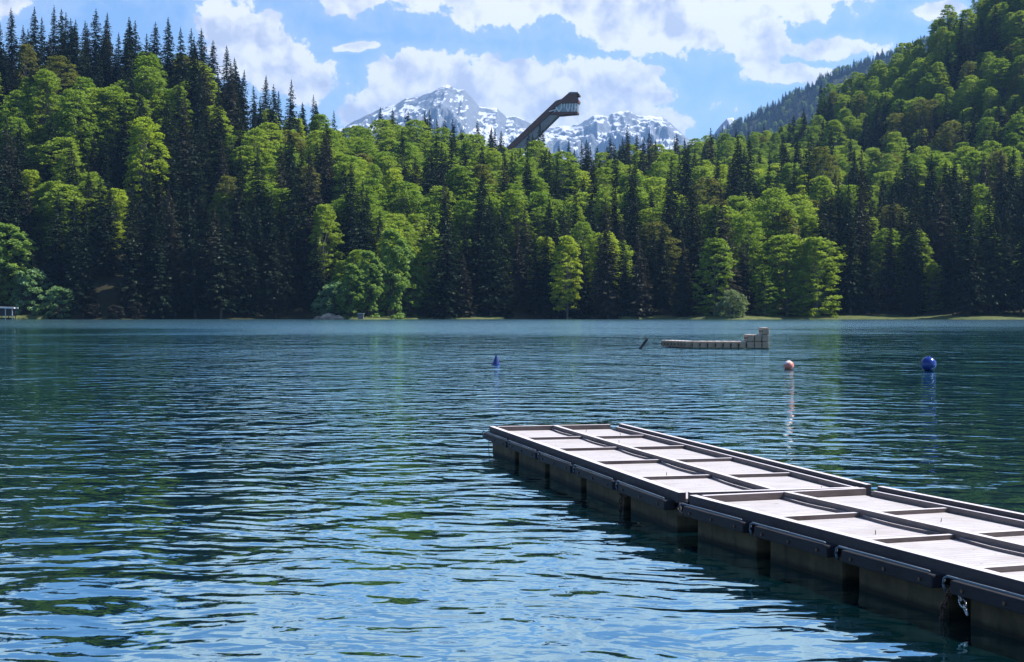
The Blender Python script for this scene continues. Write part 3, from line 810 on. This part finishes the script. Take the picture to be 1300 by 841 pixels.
# ------------------------------------------------------------------ snowy mountains
def mountain_material():
    m, t, p = material('rock_and_snow')
    geo = t.new('ShaderNodeNewGeometry'); pos = geo.outputs['Position']; nz = t.sep(geo.outputs['Normal'])[2]
    z = t.sep(pos)[2]
    n = t.noise(t.vec('MULTIPLY', pos, (1, .8, .30)), .022, 9, .60); n2 = t.noise(t.vec('MULTIPLY', pos, (1, 1, .5)), .0045, 5, .6)
    s = t.math('ADD', t.math('MULTIPLY', t.math('SUBTRACT', n, .5), 1.5), t.math('MULTIPLY', t.math('SUBTRACT', n2, .5), 1.7))
    s = t.math('ADD', s, t.math('MULTIPLY', t.math('SUBTRACT', nz, .70), 3.2))
    s = t.math('ADD', s, t.rng(z, 400, 1300, -.14, -.72))
    snow = t.rng(s, -.06, .06, 0, 1)
    rock = t.mix(t.noise(pos, .02, 6, .7), rgb(.06, .075, .10), rgb(.18, .20, .23))
    rock = t.mix(t.rng(z, 650, 420, 0, 1), rock, rgb(.04, .055, .03))
    t.put(p.inputs['Base Color'], t.mix(snow, rock, rgb(.62, .65, .70)))
    p.inputs['Roughness'].default_value = .8
    b = t.new('ShaderNodeBump'); b.inputs['Strength'].default_value = .8; b.inputs['Distance'].default_value = 25
    t.put(b.inputs['Height'], t.noise(pos, .02, 6, .65)); t.put(p.inputs['Normal'], b.outputs[0])
    return m
M_mtn = mountain_material()
def mountain(name, prof, D0, front, back, seed, nx=640, ny=240, px0=None, px1=None, amp=1.0):
    px = np.linspace(px0 or prof[0][0], px1 or prof[-1][0], nx)
    top = (HY - np.interp(px, [p[0] for p in prof], [p[1] for p in prof])) / F * D0 + CAMH
    x0 = (px - HX) / F * D0
    T = np.linspace(0, 1, ny)[:, None]; X = np.repeat(x0[None], ny, 0)
    up = np.clip(T / .72, 0, 1); dn = np.clip((T - .72) / .28, 0, 1)
    Y = D0 - front * (1 - up) + back * dn
    Hh = top[None] * (up ** 1.25) * (1 - .6 * dn)
    off = np.sin(np.clip(up, 0, 1) * math.pi) ** 1.0
    rid = fbm(X / 520 + Y / 1900, Y / 1300, 6, seed, True) - .55
    rid2 = fbm(X / 120, Y / 240, 5, seed + 9, True) - .5 + .45 * (fbm(X / 48, Y / 90, 4, seed + 19, True) - .5)
    Hh = Hh + off * (rid * 760 + rid2 * 360) * amp * (top[None] / 1200)
    jag = (fbm(X / 60, Y / 60, 3, seed + 4) - .5) * 34 * amp + (fbm(X / 210, Y / 330, 4, seed + 14, True) - .6) * 150 * amp * np.clip(1.25 - up, .3, 1)
    Hh = Hh + jag * np.where(up > .97, .35, 1)
    Y = Y + (fbm(X / 400, Y / 400, 3, seed + 5) - .5) * 500 * off
    lim = top[None] / D0 * Y * (.52 + .48 * up ** .8) * (1 + .02 * (fbm(X / 90, Y / 90, 2, seed + 30) - .5))
    Hh = np.where(up < .995, np.where(Hh > lim, lim - (Hh - lim) * .35, Hh), Hh)
    Hh = np.maximum(Hh, -3.2)
    v = np.stack([X, Y, Hh], -1).reshape(-1, 3)
    ii = (np.arange(ny - 1)[:, None] * nx + np.arange(nx - 1)[None]).ravel()
    f = np.stack([ii, ii + 1, ii + nx + 1, ii + nx], 1)
    tag(obj(name, mesh_np(name, v, f, M_mtn, True)), kind='structure')
mountain('snowy_mountains', [(250, 215), (350, 195), (430, 165), (460, 151), (487, 138), (505, 133), (516, 127), (531, 125), (547, 118), (558, 112), (568, 109), (581, 115), (589, 115), (599, 124), (608, 137), (620, 138), (631, 138), (643, 149), (654, 147), (666, 153), (681, 161),
          (704, 161), (724, 160), (739, 155), (754, 146), (770, 149), (778, 143), (797, 142), (808, 148), (824, 147), (839, 149), (851, 157), (862, 167), (870, 174), (890, 184), (920, 196), (1000, 215), (1200, 240)], 9000, 3400, 1500, 61)
mountain('snowy_peak', [(860, 215), (895, 190), (908, 168), (916, 158), (923, 151), (930, 150), (936, 156), (950, 160), (985, 170), (1020, 185)], 6500, 1800, 800, 91, 140, 80, amp=.7)

# ------------------------------------------------------------------ ski jump tower beyond the trees
def ski_jump():
    D = 860.0; k = D / F
    def q(px, py): return ((px - 706) * k, CAMH + (HY - py) * k)
    org = ((706 - HX) * k, D, 0)
    root = empty('ski_jump_tower', org, R(-10))
    tag(root, 'leaning ski flying hill tower with glazed start cabin, rising above the forest', 'ski jump')
    girder = [q(622, 212), q(644.9, 186.4), q(707, 129.8), q(714, 128), q(723.4, 120.3), q(733, 119.8), q(733.4, 126.8), q(736, 130), q(735.5, 133), q(712, 133.5), q(703, 140), q(698.5, 147), q(650.7, 189.6), q(628, 212)]
    MB().prism(girder, -4.2, 4.2).build('ramp_girder', M_corten, root)
    slab = [q(628.5, 212), q(651.2, 189.8), q(699, 147.3), q(710, 147.9), q(664, 191.5), q(645, 212)]
    MB().prism(slab, -3.4, 3.4).build('concrete_shaft', M_concrete, root)
    floor = [q(699.5, 146.2), q(704, 143.8), q(734.5, 144.4), q(733.8, 146.6), q(710.5, 148)]
    MB().prism(floor, -4.3, 4.3).build('cabin_floor', M_corten, root)
    win = [q(706, 139.5), q(712.3, 134), q(734.6, 133.4), q(733.9, 144.2), q(705.5, 143.4)]
    MB().prism(win, -3.3, 3.3).build('cabin_glazing', M_glass, root)
    back = [q(723.4, 119.9), q(726, 119.3), q(735, 119.9), q(735.3, 121), q(733, 121.4), q(724, 121)]
    MB().prism(back, -4.5, 4.5).build('roof_slab', M_concrete, root)
    for px in (714, 717.5, 721, 724.5, 728, 731.5):
        a, b = q(px, 133.6), q(px - .4, 139.5)
        MB().cone((a[0], -3.6, a[1]), (b[0], -3.6, b[1]), .36, .36, 6).build('window_post', M_steel, root)
    for (x0, y0, x1, y1) in ((707, 138, 711, 144), (715, 138, 711, 144), (720, 139, 722.5, 144), (724.5, 138.5, 722.5, 144), (727, 139, 727.4, 144), (734, 137, 730, 144)):
        a, b = q(x0, y0), q(x1, y1)
        MB().cone((a[0], -4.0, a[1]), (b[0], -4.0, b[1]), .4, .4, 6).build('steel_strut', M_steel, root)
    a, b = q(698.5, 143.5), q(708, 141)
    MB().cone((a[0], -4.5, a[1]), (b[0], -4.5, b[1]), .3, .3, 6).build('handrail', M_steel, root)
    a, b = q(733.2, 119.9), q(733.2, 113)
    MB().cone((a[0], 0, a[1]), (b[0], 0, b[1]), .16, .08, 6).build('mast', M_steel, root)
    a = q(734, 123)
    MB().box((a[0] + .3, 0, a[1]), (1.4, 7.5, 1.1)).build('lamp_bar', M_dark, root)
ski_jump()

# ------------------------------------------------------------------ shed, rocks, log on the far shore
def shed():
    d = 441.0; x = (9 - HX) / F * d
    root = empty('lakeside_shed', (x, d, 0))
    tag(root, 'small open shed with a pale flat roof on stilts at the left shore', 'shed')
    MB().box((0, 0, 3.45), (5.4, 4.0, .42), ry=R(2), bevel=.02).build('roof', M_shedroof, root)
    MB().box((-.1, .5, 2.18), (4.3, 2.4, 2.1)).build('wall', M_dark, root)
    MB().box((0, 0, 1.05), (4.4, 3.2, .16)).build('floor', M_shedwall, root)
    for sx in (-2.0, 0, 2.0):
        for sy in (-1.4, 1.4):
            MB().box((sx, sy, 1.45), (.2, .2, 3.6)).build('post', M_shedroof if sy < 0 else M_shedwall, root)
shed()
RL = {0: 'largest brown boulder in the rock pile below the pale shore trees', 1: 'flat tan boulder at the left end of the shore rock pile', 2: 'small round boulder right of the largest brown boulder', 3: 'tan boulder at the right end of the shore rock pile', 4: 'low dark boulder partly sunk in the water before the rock pile'}
for i, (px, dy, sx, sz) in enumerate([(418, -3.2, 2.4, 1.5), (406, -2.2, 1.7, .8), (423, -4.2, 1.2, .8), (430, -2.4, 1.5, .9), (412, -5.0, 1.5, .55)]):
    u = (px - HX) / F; d = float(shore_d(np.array(u))) + dy
    bm = bmesh.new(); bmesh.ops.create_icosphere(bm, subdivisions=3, radius=1)
    for w in bm.verts:
        n = fbm(np.array([w.co.x * 1.3 + i * 7]), np.array([w.co.y * 1.3 + w.co.z * 1.7]), 3, 50 + i)[0]
        w.co *= .65 + .7 * n; w.co.x *= sx; w.co.y *= sx * .8; w.co.z *= sz
    me = bpy.data.meshes.new('boulder'); bm.to_mesh(me); bm.free(); me.materials.append(M_rock)
    o = obj('boulder', me); o.location = (u * d, d, .25)
    tag(o, RL[i], 'rock', 'boulders on the far shore')
u = (458 - HX) / F; d = float(shore_d(np.array(u))) - 2.5
bx = empty('boat_shelter', (u * d, d, 0)); tag(bx, 'tiny weathered timber box standing at the waterline right of the rocks', 'box')
MB().box((0, 0, .9), (1.6, 1.2, 1.5), bevel=.03).build('body', M_shedwall, bx)
MB().box((0, 0, 1.72), (2.0, 1.6, .12)).build('lid', M_shedroof, bx)
u = (560 - HX) / F; d = float(shore_d(np.array(u))) - 1.5
b = MB(); b.cone((-3.5, 0, .25), (3.5, .5, .35), .28, .18, 8); b.cone((1, .1, .3), (2.2, -1.1, .9), .1, .04, 6)
o = b.build('driftwood_log', M_bark_pale); o.location = (u * d, d, 0); tag(o, 'pale driftwood log lying at the foot of the forest', 'log')

# ------------------------------------------------------------------ dock
def dock_section(name_loc, ang, n, L, lab, w=2.36, rail_start=.35, rz2=0.0):
    """origin: far-left corner of the left rail at water level; local +x across to the right, local -y towards the shore"""
    root = empty('dock_section', (*name_loc, 0), ang)
    tag(root, lab, 'dock', 'dock sections')
    T = .46; tot = n * L; r_ = random.Random(int(abs(name_loc[0]) * 100))
    def p(nm, mat, c, s, bev=.006, par=None, **k): return MB().box(c, s, bevel=bev, **k).build(nm, mat, par or root)
    # stringers
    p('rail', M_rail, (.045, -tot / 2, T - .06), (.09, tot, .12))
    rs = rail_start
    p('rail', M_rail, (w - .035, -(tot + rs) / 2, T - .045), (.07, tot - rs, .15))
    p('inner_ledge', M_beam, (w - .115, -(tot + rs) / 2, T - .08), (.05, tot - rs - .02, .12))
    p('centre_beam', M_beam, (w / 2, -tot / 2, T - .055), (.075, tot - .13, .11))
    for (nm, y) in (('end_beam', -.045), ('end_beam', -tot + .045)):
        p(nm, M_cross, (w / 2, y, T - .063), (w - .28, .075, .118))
    # crossbars and deck panels
    for i in range(n):
        for sd, (x0, x1) in enumerate(((.092, w / 2 - .04), (w / 2 + .04, w - .134))):
            y1 = -i * L - (.09 if i == 0 else .035); y0 = -(i + 1) * L + (.09 if i == n - 1 else .035)
            p('deck_panel', M_deck, ((x0 + x1) / 2 + .012 * (1 - 2 * sd), (y0 + y1) / 2, T - .108 + r_.uniform(-.003, .003)), (x1 - x0 - .03, y1 - y0, .045), .004, rz=r_.uniform(-.002, .002))
            if i:
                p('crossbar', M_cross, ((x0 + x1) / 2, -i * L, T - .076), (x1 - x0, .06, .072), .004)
        # thin curved strip beside the centre beam
        bb = MB(); N_ = 10; pts = []
        for k in range(N_ + 1):
            s = k / N_
            pts.append((w / 2 - .055 - .052 * math.sin(math.pi * s), -i * L - .12 - s * (L - .3), T - .068))
        for k in range(N_):
            a, b2 = Vector(pts[k]), Vector(pts[k + 1])
            bb.box((a + b2) / 2, ((b2 - a).length * 1.02, .012, .026), rz=math.atan2(b2.y - a.y, b2.x - a.x))
        bb.build('edge_strip', M_beam, root)
    # upright bolts on the boards
    for i in range(n):
        for (fx, fy) in ((.30, .72), (.68, .35), (.80, .80)):
            if r_.random() < .4:
                x = w * fx + r_.uniform(-.1, .1); y = -(i + fy) * L + r_.uniform(-.15, .15)
                b = MB(); b.cone((x, y, T - .09), (x + r_.uniform(-.012, .012), y, T - .045), .005, .004, 6)
                b.build('bolt', M_rust, root)
    # bumpers on both sides with a blue hose along the top edge
    for side in (0, 1):
        for i in range(n):
            y0 = -i * L - .10; y1 = -(i + 1) * L + .14
            x = -.06 if side == 0 else w + .06
            sgn = -1 if side == 0 else 1
            bp = p('bumper', M_bumper, (x, (y0 + y1) / 2, T - .160), (.13, y0 - y1, .11), .012)
            h = MB(); xx = x + sgn * .058; z = T - .094
            pts = [(xx - sgn * .02, y0 + .10, z - .12), (xx, y0 + .10, z - .06), (xx, y0 + .085, z - .01), (xx, y0 + .04, z + .012), (xx, y0 - .1, z + .01), (xx, (y0 + y1) / 2, z + .012), (xx - sgn * .01, y1 + .06, z + .008)]
            h.tube(pts, .011, 8).build('hose', M_hose, bp, True)
            for fy in (.12, .5, .88):
                MB().cone((x + sgn * .06, y0 + (y1 - y0) * fy, T - .165), (x + sgn * .08, y0 + (y1 - y0) * fy, T - .165), .016, .016, 8).build('bolt_head', M_rust, bp)
    # bearers and floats
    for x in (.14, w - .2):
        p('bearer', M_bumper, (x, -tot / 2, T - .185), (.10, tot - .1, .05))
    for i in range(n):
        yc = -(i + .5) * L
        bm = MB(); bm.box((w / 2, yc - .02, .0), (w - .04, L - .27, .50), bevel=.03); 
        bm.build('float', M_float, root)
    return root
A1 = math.atan2(2.275, 9.71)      # yaw of the outer section
A2 = R(19.6)
dock_section((-.403, 26.5), A1, 5, 1.994, 'outer dock section reaching farthest into the lake')
s2 = dock_section((1.965, 16.56), A2, 5, 1.60, 'middle dock section joined to the nearer end of the outer one', rail_start=.2)
e2 = Vector((1.965, 16.56)) + Vector((math.sin(A2), -math.cos(A2))) * 8.15
dock_section((e2.x, e2.y), R(21), 4, 1.60, 'nearest dock section running out of the picture at the right')

def chain(name, pts, mat, lab, link=.055, r=.006):
    b = MB(); P_ = [Vector(p) for p in pts]
    ds = [0]
    for i in range(len(P_) - 1): ds.append(ds[-1] + (P_[i + 1] - P_[i]).length)
    n = int(ds[-1] / (link * .78)); 
    def at(s):
        for i in range(len(P_) - 1):
            if s <= ds[i + 1]: return P_[i].lerp(P_[i + 1], (s - ds[i]) / max(1e-6, ds[i + 1] - ds[i]))
        return P_[-1]
    for k in range(n):
        a = at(k * link * .78); c = at((k + 1) * link * .78 + link * .2)
        ax = (c - a).normalized(); ref = Vector((0, 1, 0)) if abs(ax.y) < .9 else Vector((1, 0, 0))
        s1 = ax.cross(ref).normalized(); s2_ = ax.cross(s1).normalized(); sd = s1 if k % 2 else s2_
        loop = []
        for m in range(13):
            th = 2 * math.pi * m / 12
            loop.append((a + c) / 2 + ax * math.cos(th) * link * .55 + sd * math.sin(th) * link * .28)
        b.tube(loop, r, 5)
    o = b.build(name, mat, None, True)
    return tag(o, lab, 'chain')
def on_dock(org, ang, x, y, z):
    return (org[0] + x * math.cos(ang) - y * math.sin(ang), org[1] + x * math.sin(ang) + y * math.cos(ang), z)
O1, O2 = (-.403, 26.5), (1.965, 16.56)
chain('mooring_chain', [on_dock(O1, A1, -.03, -4 * 1.994 + .02, .30), on_dock(O1, A1, -.04, -4 * 1.994 + .06, .12), on_dock(O1, A1, -.05, -4 * 1.994 + .05, -.25)], M_rust, 'rusty chain hanging from the outer dock section into the water', .07, .009)
chain('mooring_chain', [on_dock(O1, A1, .0, -4 * 1.994 - .02, .32), on_dock(O1, A1, -.06, -4 * 1.994 - .12, .14), on_dock(O1, A1, -.02, -4 * 1.994 - .2, .26)], M_rust, 'short looped rusty chain beside the hanging one on the outer dock section', .06, .007)
chain('mooring_chain', [on_dock(O2, A2, -.03, -3 * 1.6 - .02, .30), on_dock(O2, A2, -.05, -3 * 1.6 + .10, .10), on_dock(O2, A2, -.06, -3 * 1.6 + .10, -.3)], M_rust, 'dark chain hanging straight into the water from the middle dock section', .08, .011)
chain('mooring_chain', [on_dock(O2, A2, -.05, -3 * 1.6 - .10, .26), on_dock(O2, A2, -.07, -3 * 1.6 - .27, .08)], M_chain, 'bright galvanised chain links dangling from the middle dock section', .085, .008)
chain('coupling_chain', [on_dock(O1, A1, .02, -9.95, .34), on_dock(O1, A1, -.02, -10.05, .22), on_dock(O2, A2, .03, -.05, .33)], M_rust, 'short chain coupling the outer and middle dock sections', .06, .008)
# thin pole line hanging off the outer corner
o = MB().cone(on_dock(O1, A1, -.02, -.05, .42), on_dock(O1, A1, -.02, -.05, -.4), .006, .006, 6).build('mooring_line', M_rust)
tag(o, 'thin line dropping into the water from the outer corner of the dock', 'rope')

# ------------------------------------------------------------------ floating platform
def platform():
    # waterline row 443 at its right (near) end
    D = CAMH * F / (443.0 - HY); k = D / F
    xr = (977 - HX) * k
    root = empty('bathing_platform', (xr, D, 0), R(0))
    tag(root, 'tan bathing platform of plastic float blocks with a stepped tower at its right end', 'platform')
    s = .5; B0 = .245
    def block(x, y, z, size=s, nm='float_block', topm=True):
        o = MB().box((x, y, z), (size - .03, size - .03, .44), bevel=.055).build(nm, M_pontoon, root)
        if topm: MB().box((x, y, z + .225), (size - .07, size - .07, .016), bevel=.004).build('lit_top', M_pont_top, o)  # thin plate carrying the painted sunlit tone of the block's top
        MB().box((x - size / 2 + .005, y - size / 2 + .03, z), (.05, .05, .16), bevel=.01).build('lug', M_dark, o)
        return o
    # tower block: 3 columns x 3 rows
    for i in range(3):
        for j in range(3):
            block(-.25 - i * s, .25 + j * s, B0, topm=False)
            if True: block(-.25 - i * s, .25 + j * s, B0 + .46, topm=not (i == 0))
    for j in range(3): block(-.25, .25 + j * s, B0 + .92)
    # long deck: goes left, slightly receding
    for i in range(7):
        for j in range(3):
            block(-1.75 - i * s, .35 + j * s + i * .12, B0)
    for i in range(8):
        for j in range(2):
            block(-5.2 - i * .18, .35 + .85 + .25 + i * s * .9 + j * 0 , B0, topm=True) if j == 0 else block(-4.7 - i * .18, 1.55 + i * s * .9, B0)
    return root
platform()

# ------------------------------------------------------------------ buoys and plank
def sphere(name, r, mat, parent=None, seg=40, cut=None):
    bm = bmesh.new(); bmesh.ops.create_uvsphere(bm, u_segments=seg, v_segments=seg // 2, radius=r)
    if cut == 'top': bmesh.ops.delete(bm, geom=[v for v in bm.verts if v.co.z < r * .62], context='VERTS')
    me = bpy.data.meshes.new(name); bm.to_mesh(me); bm.free()
    me.polygons.foreach_set('use_smooth', [True] * len(me.polygons)); me.materials.append(mat)
    return obj(name, me, parent)
D = CAMH * F / (471.0 - HY); r = 9.7 * D / F
t_ = empty('round_buoy', ((1179 - HX) / F * D, D, 0)); tag(t_, 'glossy dark blue ball buoy floating near the right edge', 'buoy')
b_ = sphere('ball', r, M_blue, t_); b_.location = (0, 0, r * .86)
MB().cone((0, 0, r * 1.84), (0, 0, r * 1.95), .05, .04, 12).build('cap', M_navy, t_, True)
D = CAMH * F / (469.5 - HY); r = 6.4 * D / F
t_ = empty('round_buoy', ((1001.5 - HX) / F * D, D, 0)); tag(t_, 'faded red ball buoy with a white top below the bathing platform', 'buoy')
b_ = sphere('ball', r, M_red, t_); b_.location = (0, 0, r * .8)
c_ = sphere('white_cap', r * 1.01, M_white, t_, cut='top'); c_.location = (0, 0, r * .8); c_.rotation_euler = (R(10), R(-28), 0)
D = CAMH * F / (463.5 - HY)
t_ = empty('cone_buoy', ((629.5 - HX) / F * D, D, 0), .4); tag(t_, 'small pointed dark blue cone buoy floating beyond the dock end', 'buoy')
h = 13 * D / F
MB().cone((0, 0, -.08), (.02, 0, h), 5.6 * D / F, .02, 20).build('cone', M_navy, t_, False)
MB().cone((0, 0, -.12), (0, 0, .03), 5.9 * D / F, 5.7 * D / F, 20).build('collar', M_blue, t_)
D = CAMH * F / (443.5 - HY); k = D / F
a = Vector(((810 - HX) * k, D, -.15)); c = Vector(((821 - HX) * k, D - .2, 12.0 * k))
b = MB(); ax = c - a
b.box((a + c) / 2, (ax.length * 1.1, .28, .16), ry=-math.atan2(ax.z, ax.x), bevel=.01)
o = b.build('slanted_plank', M_plank); tag(o, 'short dark plank slanting out of the water left of the bathing platform', 'plank')

# ------------------------------------------------------------------ air
def haze():
    x0, x1, y0, y1, z0, z1 = -9500, 9500, -2800, 14000, -4.6, 1700
    b = MB(); b.box(((x0 + x1) / 2, (y0 + y1) / 2, (z0 + z1) / 2), (x1 - x0, y1 - y0, z1 - z0))
    m = bpy.data.materials.new('haze'); m.use_nodes = True; nt = m.node_tree
    nt.nodes.remove(nt.nodes['Principled BSDF'])
    pv = nt.nodes.new('ShaderNodeVolumePrincipled'); pv.inputs['Color'].default_value = (.30, .56, 1, 1); pv.inputs['Density'].default_value = HAZE
    pv.inputs['Anisotropy'].default_value = .2
    nt.links.new(pv.outputs[0], nt.nodes['Material Output'].inputs['Volume'])
    o = b.build('haze', m); tag(o, kind='stuff'); o['label'] = 'thin blue mountain air between the lake and the far peaks'
HAZE = 5.8e-5
haze()

# ------------------------------------------------------------------ render look
vs = sc.view_settings
sc.display_settings.display_device = 'sRGB'
vs.view_transform = 'Standard'; vs.look = 'None'; vs.exposure = .97; vs.gamma = 1; vs.use_curve_mapping = False
cy = sc.cycles
cy.max_bounces = 8; cy.diffuse_bounces = 3; cy.glossy_bounces = 3; cy.transmission_bounces = 4; cy.transparent_max_bounces = 4; cy.volume_bounces = 0
cy.caustics_reflective = False; cy.caustics_refractive = False
cy.sample_clamp_indirect = 6
cy.use_denoising = True
